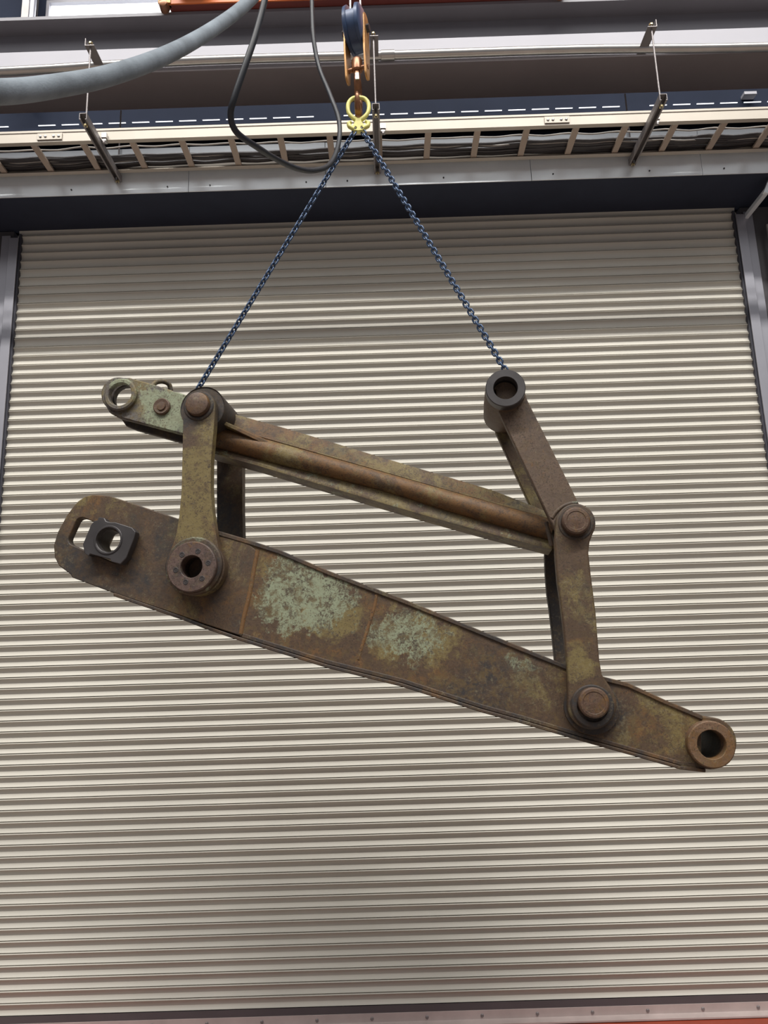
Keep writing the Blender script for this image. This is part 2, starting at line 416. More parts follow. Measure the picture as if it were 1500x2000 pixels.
# cables lying in the tray
for k in range(13):
    y = TY1-0.018-0.0085*k; pale = k in (4, 9, 12)
    z = TZ+0.024+0.009+random.random()*0.014
    if k == 12: y = TY0+0.11
    pts = []; x = -5.4; ph = random.random()*6
    while x < 5.5:
        sagz = 0.5*(1-math.cos(2*PI*(x-0.031)/0.30))
        pts.append((x, y+0.010*math.sin(x*1.3+ph)+random.uniform(-.004, .004), z-(0.008 if not pale else 0.012)*sagz+random.uniform(-.002, .004)))
        x += 0.15
    r = 0.0085 if not pale else 0.005
    o = tubeo('tray_cable', spline(pts, 3), r, M['cable_pale' if pale else 'cable_dark'], None, 8)
    tag(o, 'thin pale cable lying loose in the ladder tray' if pale else 'dark power cable bundled along the rear of the ladder tray', 'cable', 'cables lying in the ladder tray')

# ================================================================== TRAPEZE HANGERS
def hanger(x, label, clip_dir):
    e = tag(empty('trapeze_hanger', (x, 0, 0)), label, 'hanger', 'trapeze hangers carrying the cable tray')
    fy, ry = -0.882, -0.385
    # slotted channel carrying the tray, open side down
    bm = bmesh.new()
    y0, y1 = -0.925, -0.370; zt_, h, hw, t = 5.094, 0.041, 0.0215, 0.003
    sec = [(-hw, zt_), (hw, zt_), (hw, zt_-h), (hw-0.009, zt_-h), (hw-0.009, zt_-h+t), (hw-t, zt_-h+t), (hw-t, zt_-t), (-hw+t, zt_-t), (-hw+t, zt_-h+t), (-hw+0.009, zt_-h+t), (-hw+0.009, zt_-h), (-hw, zt_-h)]
    prism(bm, sec, y0, y1); ch = finish('channel', bm, M['strut'], e, 0)
    for (yy, zz, nm) in ((fy, 5.612, 'front_rod'), (ry, 5.572, 'rear_rod')):
        rod = tubeo(nm, [(0, yy, 5.035), (0, yy, zz)], 0.0055, M['strut'], e, 8)
        for z_ in ((5.100, 5.046) if nm == 'rear_rod' else (5.100, 5.046, 5.606)):
            bm = bmesh.new(); hexo(bm, (0, yy, z_), 0.012, -0.005, 0.005, 'z'); finish('nut', bm, M['brass'], rod, 0)
        bm = bmesh.new(); box(bm, -0.016, 0.016, yy-0.016, yy+0.016, 5.095, 5.099); finish('washer_plate', bm, M['brass'], rod, 0)
    # angle cleat reaching forward from the beam
    bm = bmesh.new()
    prism(bm, [(-0.028, 5.574), (0.028, 5.574), (0.028, 5.579), (-0.023*clip_dir-0.0 if False else -0.023, 5.579), (-0.023, 5.625), (-0.028, 5.625)] if clip_dir > 0 else
          [(0.028, 5.574), (-0.028, 5.574), (-0.028, 5.579), (0.023, 5.579), (0.023, 5.625), (0.028, 5.625)], -0.900, -0.700)
    finish('angle_cleat', bm, M['strut'], e, 0, 0.0008)
    # clamp holding the rail
    bm = bmesh.new(); box(bm, 0.024, 0.056, TY0-0.026, TY0-0.004, TZ-0.002, TZ+0.034); box(bm, 0.028, 0.052, TY0-0.020, TY0+0.012, TZ-0.020, TZ-0.002)
    finish('rail_clamp', bm, M['conduit'], e, 0, 0.002)
    bm = bmesh.new(); hexo(bm, (0.040, TY0-0.014, TZ-0.026), 0.010, -0.006, 0.006, 'z'); finish('clamp_bolt', bm, M['strut'], e, 0)
    return e
hanger(-1.657, 'trapeze hanger with rods and channel at the left, below the thick grey hose', 1)
hanger(0.016, 'trapeze hanger with rods and channel just right of the yellow lifting ring', 1)
hanger(1.657, 'trapeze hanger with rods and channel at the right, far from the hook', -1)

# ================================================================== COLUMN, PIPES AT THE RIGHT AND UPPER LEFT
c = tag(empty('steel_column'), 'dark steel column standing right of the rolling door guide', 'column')
boxo('front_flange', (2.78, 3.10, -0.10, -0.085, 0, 5.6), M['col'], c, 0.002)
boxo('web', (2.93, 2.95, -0.085, 0.03, 0, 5.6), M['col'], c)
for x, lab, z1 in ((2.655, 'thin shiny vertical conduit nearest the right door guide', 4.80), (2.715, 'thin shiny vertical conduit beside the dark steel column', 4.86)):
    e = tag(empty('vertical_conduit'), lab, 'conduit')
    tubeo('pipe', [(x, -0.05, 0.0), (x, -0.05, z1)], 0.012, M['conduit'], e, 12)
    for z_ in (4.45, 3.3, 2.1):
        boxo('pipe_clip', (x-0.020, x+0.020, -0.066, 0.03, z_-0.015, z_+0.015), M['strut'], e, 0.002)
e = tag(empty('bent_bracket'), 'pale folded metal bracket at the right end of the door hood', 'bracket')
pA = at(1487, 368, -0.30); pB = at(1505, 352, -0.30)
bm = bmesh.new(); prism(bm, [(pA.x, pA.z-0.04), (pA.x+0.03, pA.z-0.05), (pA.x+0.12, pA.z+0.06), (pA.x+0.06, pA.z+0.08)], -0.32, -0.30)
finish('bracket_plate', bm, M['galv'], e, 0, 0.002)
bm = bmesh.new(); box(bm, pA.x+0.02, pA.x+0.05, -0.30, 0.03, pA.z-0.03, pA.z); finish('bracket_arm', bm, M['galv'], e, 0, 0.002)
a = at(63, 20, -0.10)
e = tag(empty('grey_downpipe'), 'light grey vertical pipe left of the bright daylight panel', 'pipe')
tubeo('pipe', [(a.x, -0.10, 6.0), (a.x, -0.10, 7.4)], 0.024, M['guide'], e, 14)
boxo('pipe_collar', (a.x-0.03, a.x+0.03, -0.13, -0.07, 7.0, 7.04), M['beam'], e, 0.003)
a = at(51, 20, -0.05)
e = tag(empty('upper_post'), 'dark brown steel post beside the pale vertical pipe at top left', 'post')
boxo('flange', (a.x-0.03, a.x+0.03, -0.06, -0.05, 6.07, 7.6), M['strut'], e, 0.002)
boxo('web', (a.x-0.005, a.x+0.005, -0.05, 0.104, 6.07, 7.6), M['strut'], e)

# ================================================================== LINKAGE
# frame of the hung assembly: u along its length, w into the depth, v up
NRM = ray(915, 1322).normalized()
EU = NRM.cross(Vector((0, 0, 1))).normalized(); EV = EU.cross(NRM).normalized()
O = at(750, 1100, -1.55)
link_root = empty('linkage_assembly')
mm = Matrix.Identity(4)
for i in range(3):
    mm[i][0] = EU[i]; mm[i][1] = NRM[i]; mm[i][2] = EV[i]; mm[i][3] = O[i]
link_root.matrix_world = mm
tag(link_root, 'rusty green-patinated steel linkage of beams and pinned links hanging from two chains', 'machine linkage')
def LP(x, y, w=0.0):
    d = ray(x, y); t = ((O+NRM*w)-CAM).dot(NRM)/d.dot(NRM); q = CAM+d*t-O
    return (q.dot(EU), q.dot(EV))
def L3(x, y, w):
    p = LP(x, y, w); return (p[0], w, p[1])
def W3(x, y, w):
    p = LP(x, y, w); return O+EU*p[0]+NRM*w+EV*p[1]
def rl(x, y, r, w=0.0):
    a, b = LP(x-r, y, w), LP(x+r, y, w); return 0.5*math.hypot(a[0]-b[0], a[1]-b[1])
def arc(cx, cy, r, a0, a1, n=16):
    return [(cx+r*math.cos(math.radians(a0+(a1-a0)*k/n)), cy+r*math.sin(math.radians(a0+(a1-a0)*k/n))) for k in range(n+1)]
def conv(pts, w): return [LP(x, y, w) for x, y in pts]
def plate(name, pts, w0, w1, mat, parent, holes=(), bevel=0.004, ref=None):
    bm = bmesh.new(); r_ = w0 if ref is None else ref
    prism(bm, conv(pts, r_), w0, w1, [conv(h, r_) for h in holes])
    return finish(name, bm, mat, parent, 30, bevel)
def turned(name, cx, cy, wref, prof, mat, parent, closed=False, seg=44):
    """prof of (w, radius in photograph pixels at the face)"""
    c = LP(cx, cy, wref); k = rl(cx, cy, 10, wref)/10
    bm = bmesh.new(); lathe(bm, (c[0], 0, c[1]), [(w_, r*k) for w_, r in prof], seg, 'y', closed)
    return finish(name, bm, mat, parent, 30)
def ring_prof(w0, w1, ro, ri, ch=0.006, k=470.0):
    c_ = ch*k
    return [(w0+ch, ro), (w0, ro-c_), (w0, ri+c_*0.5), (w0+ch*0.5, ri), (w1-ch*0.5, ri), (w1, ri+c_*0.5), (w1, ro-c_), (w1-ch, ro)]
WD = 0.43     # spacing of front and rear link faces

def pu(x, y, w=0.06): return LP(x, y, w)
def patch(x, y, rx, ry, g=0, o=0, d=0, w=0.08):
    p = LP(x, y, w); k = rl(x, y, 10, w)/10
    return (p[0], p[1], rx*k, ry*k, g, o, d)
MB_low = patina('patina_lower_beam', 0.30, 0.12, 0.33, 0.40, [
    patch(585, 1160, 150, 110, 0.55, 0.1, -0.5), patch(800, 1245, 130, 85, 0.42, 0.25, -0.4), patch(660, 1190, 70, 80, 0.1, 0.3, -0.2), patch(475, 1110, 70, 110, -0.3, 0.25, -0.5),
    patch(1010, 1300, 110, 45, 0.34, 0.05, 0.0), patch(300, 1190, 130, 60, -0.3, -0.2, 0.20), patch(950, 1330, 60, 50, -0.35, -0.2, 0.0),
    patch(1200, 1390, 50, 80, -0.3, -0.2, 0.30), patch(1290, 1420, 80, 60, 0, 0.08, -0.3)], seed=1.3, fleck=0.75, pit=0.85)
MB_end = patina('patina_beam_end', 0.34, 0.03, 0.42, 0.40, [patch(200, 985, 80, 50, 0.06, 0.12, -0.2), patch(220, 1130, 160, 70, 0, -0.1, 0.14)], seed=3.1)
MB_rim = patina('patina_rims', 0.22, 0.03, 0.48, 0.40, seed=5.7)
MB_up = patina('patina_upper_beam', 0.50, 0.07, 0.27, 0.50, [patch(520, 930, 160, 60, 0.16, 0.05, -0.1), patch(800, 930, 200, 60, 0, 0.12, -0.1)], seed=2.2)
MB_tube = patina('patina_ridge', 0.34, 0.0, 0.30, 0.65, [], seed=2.9)
MB_upl = patina('patina_upper_lower_flange', 0.50, 0.34, 0.25, 0.30, seed=8.2)
MB_head = patina('patina_head', 0.40, 0.26, 0.34, 0.30, [patch(330, 800, 75, 60, 0.50, 0.0, -0.5), patch(280, 765, 40, 30, 0.3, 0, -0.2), patch(228, 745, 30, 22, 0.35, 0, -0.2)], seed=4.4, base=GREY)
MB_ll = patina('patina_left_link', 0.50, 0.02, 0.34, 0.25, [patch(387, 980, 70, 110, 0, 0.34, -0.4), patch(385, 800, 60, 60, 0, -0.2, 0.25), patch(383, 1095, 70, 70, 0.14, -0.2, 0.1)], seed=6.1)
MB_rl = patina('patina_right_link', 0.36, 0.02, 0.30, 0.25, [patch(1130, 1300, 50, 60, 0.16, 0.16, -0.1), patch(1125, 1022, 55, 55, 0, -0.3, 0.30), patch(1157, 1378, 60, 60, 0.05, -0.3, 0.3)], seed=7.7)
MB_arm = patina('patina_right_arm', 0.12, 0.0, 0.20, 0.20, seed=9.3, base=(0.105, 0.070, 0.048), fleck=0.35)
MB_pin = patina('patina_pin', 0.05, 0.0, 0.12, 0.35, seed=11.0, base=(0.095, 0.056, 0.038), rough=0.5, fleck=0.5)
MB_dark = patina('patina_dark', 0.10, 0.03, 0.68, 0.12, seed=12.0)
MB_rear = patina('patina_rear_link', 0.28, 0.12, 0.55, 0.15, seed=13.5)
MB_disc = patina('patina_disc', 0.10, 0.0, 0.30, 0.30, seed=14.0, base=(0.10, 0.065, 0.055), rough=0.48, fleck=0.3)
MB_collar = patina('patina_collar', 0.25, 0.42, 0.40, 0.25, seed=16.4)
MB_eye = patina('patina_end_boss', 0.20, 0.0, 0.15, 0.40, seed=15.0, base=(0.150, 0.088, 0.052), fleck=0.3)

# ---------------------------------------------------------------- lower beam
top_edge = [(212.7, 968), (250, 980), (348.7, 1013), (427, 1037), (477, 1051.6), (544, 1073), (640, 1114), (798.5, 1174), (928, 1227), (1105.7, 1299), (1172, 1320), (1225, 1333), (1301.5, 1368), (1372, 1397.5)]
bot_edge = [(140.7, 1128), (220.7, 1160), (357, 1207), (400, 1224), (467, 1247), (640, 1301), (784, 1337), (942, 1388), (1022, 1410), (1122.6, 1440), (1225, 1469), (1328, 1498.7), (1380, 1505)]
def interp(poly, x):
    for (x0, y0), (x1, y1) in zip(poly, poly[1:]):
        if x0 <= x <= x1: return y0+(y1-y0)*(x-x0)/(x1-x0)
    return poly[0][1] if x < poly[0][0] else poly[-1][1]
WF = 0.056      # front face of the lower beam
# core web, recessed between the rims
XS = [470, 510, 544, 590, 640, 690, 740, 798, 860, 928, 1000, 1060, 1106, 1172, 1225, 1300, 1370]
core = [(x, interp(top_edge, x)+4) for x in XS]+[(x, interp(bot_edge, x)-5) for x in reversed(XS)]
lower = plate('lower_beam', core, WF+0.004, WD-0.040, MB_low, link_root, (), 0.0, ref=WF+0.0)
lower['label'] = 'long lower beam with patchy green paint and rusty rims'
def slot(dx=0.0, dy=0.0):
    ax = (0.921, 0.390); ay = (-0.42, 0.905)      # along and across the slot
    c_ = (193, 1055); L_, H_, r_ = 56, 29, 12
    pts = []
    for (sx, sy, a0) in ((1, 1, 0), (-1, 1, 90), (-1, -1, 180), (1, -1, 270)):
        for k in range(5):
            a = math.radians(a0+22.5*k)
            p, q = sx*(L_-r_)+r_*math.cos(a), sy*(H_-r_)+r_*math.sin(a)
            pts.append((c_[0]+p*ax[0]+q*ay[0], c_[1]+p*ax[1]+q*ay[1]))
    return pts
left_out = [(104.7, 1065), (106.5, 1089), (115, 1105), (136.7, 1121), (141, 1128), (220.7, 1158), (357, 1204), (400, 1219), (472, 1243), (502, 1076), (477, 1054), (427, 1037), (348.7, 1013), (250, 980), (212.7, 968), (181, 966), (165, 970), (152, 979), (141, 992), (130, 1007), (112.7, 1038.7)]
ep = plate('end_plate', left_out, WF, WF+0.045, MB_end, lower, [slot()], 0.004)
plate('rear_end_plate', left_out, WD-0.055, WD-0.010, MB_end, lower, [slot()], 0.004, ref=WF)
def strip(name, xs_, off0, off1, edge, w0, w1, mat, parent, bevel=0.003):
    pts = [(x, interp(edge, x)+off0) for x in xs_]+[(x, interp(edge, x)+off1) for x in reversed(xs_)]
    return plate(name, pts, w0, w1, mat, parent, (), bevel, ref=WF)
XT = [427, 477, 510, 544, 590, 640, 690, 740, 798, 860, 928, 1000, 1060, 1106, 1172, 1225, 1300, 1372]
strip('top_flange', XT, 0, 9, top_edge, WF-0.003, WD-0.010, MB_rim, lower)
XB = [222, 290, 357, 400, 467, 550, 640, 710, 784, 860, 942, 1022, 1122, 1225, 1328, 1378]
strip('bottom_flange', XB, -3, 4, bot_edge, WF-0.004, WD-0.010, MB_rim, lower)
XB2 = [467, 550, 640, 710, 784, 860, 942, 1022, 1122, 1225, 1328, 1362]
strip('bottom_lip', XB2, -14, -2, bot_edge, WF+0.003, WF+0.05, MB_rim, lower, 0.006)
def bead(name, pts, r, w_, mat, parent):
    return tubeo(name, spline([L3(x, y, w_) for x, y in pts], 6), r, mat, parent, 8, 0.6)
MB_weld = patina('weld_rust', 0.25, 0.0, 0.12, 0.85, seed=21.0, fleck=0.2)
bead('weld_seam', [(736, 1160), (730, 1190), (717, 1232), (706, 1266), (700, 1288)], 0.008, WF+0.0060, MB_weld, lower)
bead('weld_seam', [(503, 1074), (497, 1105), (487, 1160), (476, 1205), (470, 1238)], 0.010, WF+0.004, MB_weld, lower)
# eye at the right end
eye_out = [(1328, 1497), (1355, 1502)]+arc(1388, 1452, 51, 100, -80, 20)+[(1372, 1399), (1330, 1380)]
plate('end_lug', eye_out, WF+0.0035, WD-0.012, MB_low, lower, [arc(1387, 1453, 28, 0, 345, 23)], 0.004)
turned('end_boss', 1389.5, 1454, WF-0.03, ring_prof(WF-0.036, WF+0.03, 46.5, 28.3, 0.005), MB_eye, lower, True)
turned('rear_end_boss', 1389.5, 1454, WF-0.03, ring_prof(WD-0.03, WD+0.03, 46.5, 28.3, 0.005), MB_eye, lower, True)
turned('inner_bush', 1389.5, 1454, WF-0.03, [(WF+0.02, 33), (WF+0.02, 28.4), (WD-0.02, 28.4), (WD-0.02, 33)], MB_dark, lower, True)
# die block sliding in the slot
def c2(x, y): return (x/3.75+90, y/3.75+940)
blk = [c2(*p) for p in ((328, 318), (352, 290), (378, 284), (384, 262), (428, 268), (440, 292), (470, 299), (505, 299), (628, 338), (655, 370), (645, 415), (588, 560), (545, 607), (478, 590), (470, 572), (322, 532), (312, 546), (280, 525), (268, 462))]
hole = arc(211.5, 1054.5, 23.8, 0, 345, 23)
db = plate('die_block', blk, WF-0.050, WF-0.008, M['black_steel'], lower, [hole], 0.003)
db['label'] = 'black machined slider block with a round hole'
inner = [(211+(x-211)*0.86, 1055+(y-1055)*0.86) for x, y in slot()]
inner = [(x, y) for x, y in arc(211.5, 1055, 30, 0, 345, 23)]
plate('block_bush', inner, WF-0.008, WF+0.075, M['black_steel'], db, [hole], 0.002, ref=WF-0.05)
turned('bush_rim', 211.5, 1054.5, WF-0.05, ring_prof(WF-0.054, WF-0.03, 27.5, 23.8, 0.002), M['black_steel'], db, True)

# ---------------------------------------------------------------- upper beam
def loft(name, rows, w_back, mat, parent, bevel=0.0):
    """rows of (list of (px, py), w): surface lofted between rows and closed at the back plane"""
    bm = bmesh.new(); R_ = []
    for pts, w_ in rows: R_.append([bm.verts.new(L3(x, y, w_)) for x, y in pts])
    for src in (rows[-1], rows[0]):
        R_.append([bm.verts.new((LP(x, y, src[1])[0], w_back, LP(x, y, src[1])[1])) for x, y in src[0]])
    n_ = len(R_)
    for i in range(n_):
        A, B = R_[i], R_[(i+1) % n_]
        for k in range(len(A)-1): bm.faces.new((A[k], A[k+1], B[k+1], B[k]))
    bm.faces.new([r[0] for r in R_]); bm.faces.new([r[-1] for r in reversed(R_)])
    return finish(name, bm, mat, parent, 30, bevel)
te = [(402, 794), (436, 803), (572.6, 840.7), (740.6, 892), (969, 959.6), (1080, 1004)]
ug = [(402, 823), (436, 833), (572.6, 872), (773, 929), (900, 965), (1080, 1016)]
lg = [(402, 872), (436, 880), (554, 911), (703, 948), (773, 966), (867, 997), (1080, 1057)]
be = [(402, 882), (428, 889), (479, 902), (755, 985), (927, 1034), (1080, 1074)]
xs5 = [402, 440, 500, 560, 640, 720, 800, 880, 960, 1020, 1078]
row = lambda e, d=0: [(x, interp(e, x)+d) for x in xs5]
WU = 0.195
upper = loft('upper_beam', [(row(te), WU+0.022), (row(ug), WU), (row(lg), WU)], WU+0.10, MB_up, link_root)
upper['label'] = 'upper beam with a ridge along its side and rusty yellow patina'
loft('lower_flange', [(row(lg, -3), WU-0.002), (row(be, -5), WU-0.020), (row(be), WU-0.020)], WU+0.13, MB_upl, upper)
# half-round ridge along the web
bm = bmesh.new()
pts = [L3(x, 0.5*(interp(ug, x)+interp(lg, x)), WU-0.004) for x in xs5]
tube(bm, pts, [0.5*(interp(lg, x)-interp(ug, x))*1.02*0.00212 for x in xs5], 28)
finish('ridge_tube', bm, MB_tube, upper, 60)
bead('weld_line', [(x, interp(ug, x)-1) for x in xs5], 0.004, WU-0.002, MB_up, upper)
bead('weld_line', [(x, interp(lg, x)+1) for x in xs5], 0.004, WU-0.004, MB_up, upper)
# gusset: tapering shelf that stands out from the web near the pin
bm = bmesh.new()
a0, a1, bq = L3(438, 822, WU-0.085), L3(448, 836, WU+0.01), L3(556, 874, WU+0.0)
q = [a0, L3(545, 873, WU-0.030), bq, a1]
tv = [bm.verts.new(p) for p in q]; bv = [bm.verts.new((p[0]-0.004, p[1], p[2]-0.017)) for p in q]
for i in range(4): bm.faces.new((tv[i], tv[(i+1) % 4], bv[(i+1) % 4], bv[i]))
bm.faces.new(tv); bm.faces.new(bv[::-1]); finish('gusset', bm, MB_up, upper, 0, 0.002)
# forked head with the eye at the left end
WH = 0.125
hd = arc(231, 770, 34, 135, 285, 16)+[(252, 737), (295, 749), (364, 771), (400, 782), (412, 800), (412, 864), (357, 848), (231, 815), (213, 805)]
hole_h = arc(235, 769, 23.5, 0, 345, 23)
head = plate('head_plate', hd, WH, WH+0.035, MB_head, upper, [hole_h], 0.006)
hd2 = arc(231, 770, 31, 135, 285, 16)+[(252, 737), (295, 749), (364, 771), (400, 782), (412, 800), (412, 874), (357, 859), (250, 829), (233, 822), (222, 806)]
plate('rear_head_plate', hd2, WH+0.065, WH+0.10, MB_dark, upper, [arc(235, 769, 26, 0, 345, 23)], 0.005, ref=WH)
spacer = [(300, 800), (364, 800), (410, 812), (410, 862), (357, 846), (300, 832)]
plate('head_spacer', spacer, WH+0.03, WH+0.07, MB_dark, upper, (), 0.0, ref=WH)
turned('eye_ring', 234, 770, WH-0.02, ring_prof(WH-0.022, WH+0.01, 31.5, 22.3, 0.006), MB_head, head, True)
turned('bolt_pad', 317, 795, WH, [(WH-0.012, 9), (WH-0.014, 14), (WH-0.010, 16), (WH+0.01, 16.5)], MB_pin, head)
turned('bolt_center', 317, 795, WH, [(WH-0.019, 2), (WH-0.018, 8), (WH-0.010, 9)], MB_pin, head)
lug = [L3(290, 770, WH+0.01), L3(295, 757, WH+0.02), L3(305, 747, WH+0.035), L3(318, 745, WH+0.06), L3(330, 751, WH+0.085), L3(334, 764, WH+0.10)]
tubeo('lifting_eye', spline(lug, 6), 0.0115, MB_head, upper, 12)
# barrels round the two upper pins
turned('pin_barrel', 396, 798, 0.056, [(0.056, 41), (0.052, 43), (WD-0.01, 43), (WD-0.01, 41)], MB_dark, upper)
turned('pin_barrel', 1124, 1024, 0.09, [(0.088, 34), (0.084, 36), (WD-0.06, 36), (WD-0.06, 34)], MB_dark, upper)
bead('weld_collar', [(1066, 1020), (1070, 1035), (1074, 1050), (1077, 1066)], 0.010, WU-0.045, MB_dark, upper)

# ---------------------------------------------------------------- left links, front and rear
ll = arc(389, 793, 31, 180, 360, 18)+[(418, 830), (412, 900), (411.5, 950), (414, 995), (422, 1045)]+arc(381.5, 1106, 57, -38, 210, 24)+[(344, 1045), (350, 1008), (354.5, 960), (356, 900), (357.5, 830)]
hole_l = arc(377, 1107, 22, 0, 345, 23)
fl_ = plate('front_left_link', ll, 0.0, 0.044, MB_ll, link_root, [hole_l], 0.007)
fl_['label'] = 'upright left link with olive paint and a round boss at its foot'
rls = arc(389, 793, 28, 180, 360, 14)+[(416, 830), (414.5, 950), (416, 1060)]+arc(384, 1106, 46, -30, 210, 18)+[(358, 1060), (358.5, 950), (360, 830)]
rlk = plate('rear_left_link', rls, WD, WD+0.05, MB_rear, link_root, [hole_l], 0.006, ref=0.0)
turned('boss_collar', 380.5, 1106, 0.0, ring_prof(-0.022, 0.03, 55, 40, 0.006), MB_collar, fl_, True)
disc = turned('flange_disc', 376, 1107.5, -0.03, ring_prof(-0.045, 0.01, 48, 21.3, 0.004), MB_disc, fl_, True)
for (x, y) in ((995, 537), (1112, 513), (1187, 598), (1142, 712), (1022, 737), (950, 650)):
    px, py = c2(x, y)
    turned('screw_hole_rim', px, py, -0.045, ring_prof(-0.0465, -0.040, 5.2, 3.0, 0.0008), M['black_steel'], disc, True, 16)
    turned('socket_screw', px, py, -0.045, [(-0.0458, 2.2), (-0.040, 2.2)], M['black_steel'], disc, False, 12)
turned('bore_sleeve', 376, 1107.5, -0.03, [(0.0, 27), (0.0, 21.6), (0.34, 21.6), (0.34, 27)], MB_dark, fl_, True)
turned('bore_plug', 376, 1107.5, -0.03, [(0.335, 22), (0.36, 22)], MB_pin, fl_)
turned('upper_pin', 386.5, 790, -0.01, [(-0.030, 2), (-0.0295, 18), (-0.026, 21.5), (-0.018, 23), (0.02, 23)], MB_pin, fl_)
turned('pin_shadow_ring', 388.5, 793, 0.0, ring_prof(-0.006, 0.02, 29, 22.5, 0.004), MB_dark, fl_, True)  # dark ring stands in for the shaded gap round the pin

# ---------------------------------------------------------------- right lower links, front and rear
rk = arc(1124.5, 1022, 39, 178, 390, 22)+[(1152, 1058), (1149.5, 1079), (1154, 1120), (1163.7, 1196), (1171, 1290), (1176, 1318), (1190, 1338)]+arc(1157, 1377, 48, -36, 190, 22)+[(1109, 1340), (1108, 1299), (1100.6, 1226), (1094, 1170), (1089, 1138), (1085, 1090), (1083.5, 1054)]
fr = plate('front_right_link', rk, 0.0, 0.050, MB_rl, link_root, (), 0.007)
fr['label'] = 'upright right link with worn brown surface between two round pins'
rr = plate('rear_right_link', rk, WD-0.03, WD+0.02, MB_rear, link_root, (), 0.006, ref=0.0)
turned('upper_pin', 1124.5, 1018, -0.02, [(-0.040, 2), (-0.0395, 4), (-0.038, 18), (-0.040, 19), (-0.039, 24), (-0.034, 27), (0.02, 27.5)], MB_pin, fr)
turned('pin_shadow_ring', 1124.5, 1022, 0.0, ring_prof(-0.004, 0.02, 35, 28.5, 0.004), MB_dark, fr, True)  # recess shadow under the pin, painted as a dark ring
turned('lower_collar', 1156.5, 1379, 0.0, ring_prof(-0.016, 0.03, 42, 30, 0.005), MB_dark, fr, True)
turned('lower_pin', 1159, 1372.5, -0.03, [(-0.050, 2), (-0.0495, 4), (-0.048, 21), (-0.050, 22), (-0.049, 27), (-0.043, 30), (0.02, 30.5)], MB_pin, fr)
turned('washer', 1155, 1380, 0.05, [(0.045, 50), (0.045, 54), (WF+0.036, 54), (WF+0.036, 50)], MB_dark, fr)

# ---------------------------------------------------------------- right arm, two plates and a hub
WA = 0.052
am = [(972.6, 800), (968, 760)]+arc(987, 760, 36, 180, 330, 14)+[(1030, 781), (1131, 984), (1140, 1010), (1124, 1050), (1090, 1045), (1072, 1011)]
arm = plate('right_arm', am, WA, WA+0.040, MB_arm, link_root, (), 0.005)
arm['label'] = 'slanting brown arm with a black hollow hub at its top'
am2 = [(972.6, 800), (968, 775), (1022, 775), (1030, 781), (1131, 984), (1140, 1010), (1124, 1050), (1090, 1045), (1072, 1011)]
plate('rear_arm_plate', am2, WA+0.29, WA+0.33, MB_ll, arm, (), 0.005, ref=WA)
turned('hub_barrel', 987.3, 758.5, 0.0, [(0.012, 39), (0.06, 40), (0.20, 41), (0.33, 40), (0.345, 36), (0.345, 24), (0.012, 24)], MB_arm, arm, True)
turned('hub_ring', 987.3, 758.2, -0.005, ring_prof(-0.010, 0.04, 39.2, 23.7, 0.003), M['black_steel'], arm, True)
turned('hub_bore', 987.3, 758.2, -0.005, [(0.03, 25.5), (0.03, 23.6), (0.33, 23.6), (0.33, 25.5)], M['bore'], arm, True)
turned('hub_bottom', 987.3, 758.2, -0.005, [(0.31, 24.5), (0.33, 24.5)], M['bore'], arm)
bead('weld_collar', [(1078, 1012), (1086, 1000), (1098, 990), (1112, 984), (1128, 982)], 0.008, WA, MB_collar, arm)

# ================================================================== HOOK, RING AND CHAINS
WC = 0.21
hub = W3(700, 222, WC)      # bottom of the hook bowl
PX = 0.00244                # metres per photograph pixel at the hook's distance
def hb(x, y, dy=0.0):       # upright plane through the hook, facing the camera
    p = at(x, y, hub.y+dy); return p
# ---- yellow master link
ml = tag(empty('master_link', hub), 'yellow forged lifting ring with two chain shorteners below the hook', 'lifting ring')
def lm(x, y, dy=0.0): return hb(x, y, dy)-hub
bm = bmesh.new()
ring = [(700, 190.5), (689, 192.5), (681.5, 200), (679.5, 210), (681.5, 221), (688, 228.5), (695, 234), (700, 237), (705, 234), (712.5, 228), (718.5, 220), (720.5, 209), (718, 199), (711, 192.3)]
loop = spline([lm(*p) for p in ring+[ring[0]]], 5)[:-1]
rads = [0.0105+0.0015*max(0, min(1, (-(p.z)+0.0)/0.04)) for p in loop]
tube(bm, loop, rads, 14, True); finish('ring', bm, M['yellow'], ml, 60)
bm = bmesh.new()
neck = [(695, 233), (705, 233), (706, 239), (711, 246), (714, 254), (707, 257.5), (700, 258.5), (693, 257.5), (686, 254), (690, 246), (694, 239)]
prism(bm, [(lm(x, y).x, lm(x, y).z) for x, y in neck], -0.012, 0.012,
      [[(lm(x, y).x, lm(x, y).z) for x, y in arc(cx, cy, 2.6, 0, 330, 11)] for cx, cy in ((694.3, 252.5), (707, 252))])
finish('yoke', bm, M['yellow'], ml, 30, 0.003)
for s, pts in ((-1, [(692, 252), (683, 247), (681.5, 241), (686, 238.5)]), (1, [(709, 251), (718, 246), (719, 240), (714, 236.5)])):
    bm = bmesh.new(); tube(bm, spline([lm(x, y, -0.004) for x, y in pts], 5), [0.012]*6+[0.011]*5+[0.009]*5, 10)
    finish('shortening_claw', bm, M['yellow'], ml, 60)
    bm = bmesh.new(); p = lm(700+s*6.4, 252.3); lathe(bm, (p.x, 0, p.z), ((-0.011, 0.0058), (0.011, 0.0058)), 12); finish('load_pin', bm, M['black_steel'], ml)

# ---- hook block
hbk = tag(empty('hook_block', hub), 'blue and orange crane hook block hanging on wire rope above the yellow ring', 'hook block')
hbk.rotation_euler = (0, 0, math.radians(-16))
def zc_(y): return (hb(700, y)-hub).z
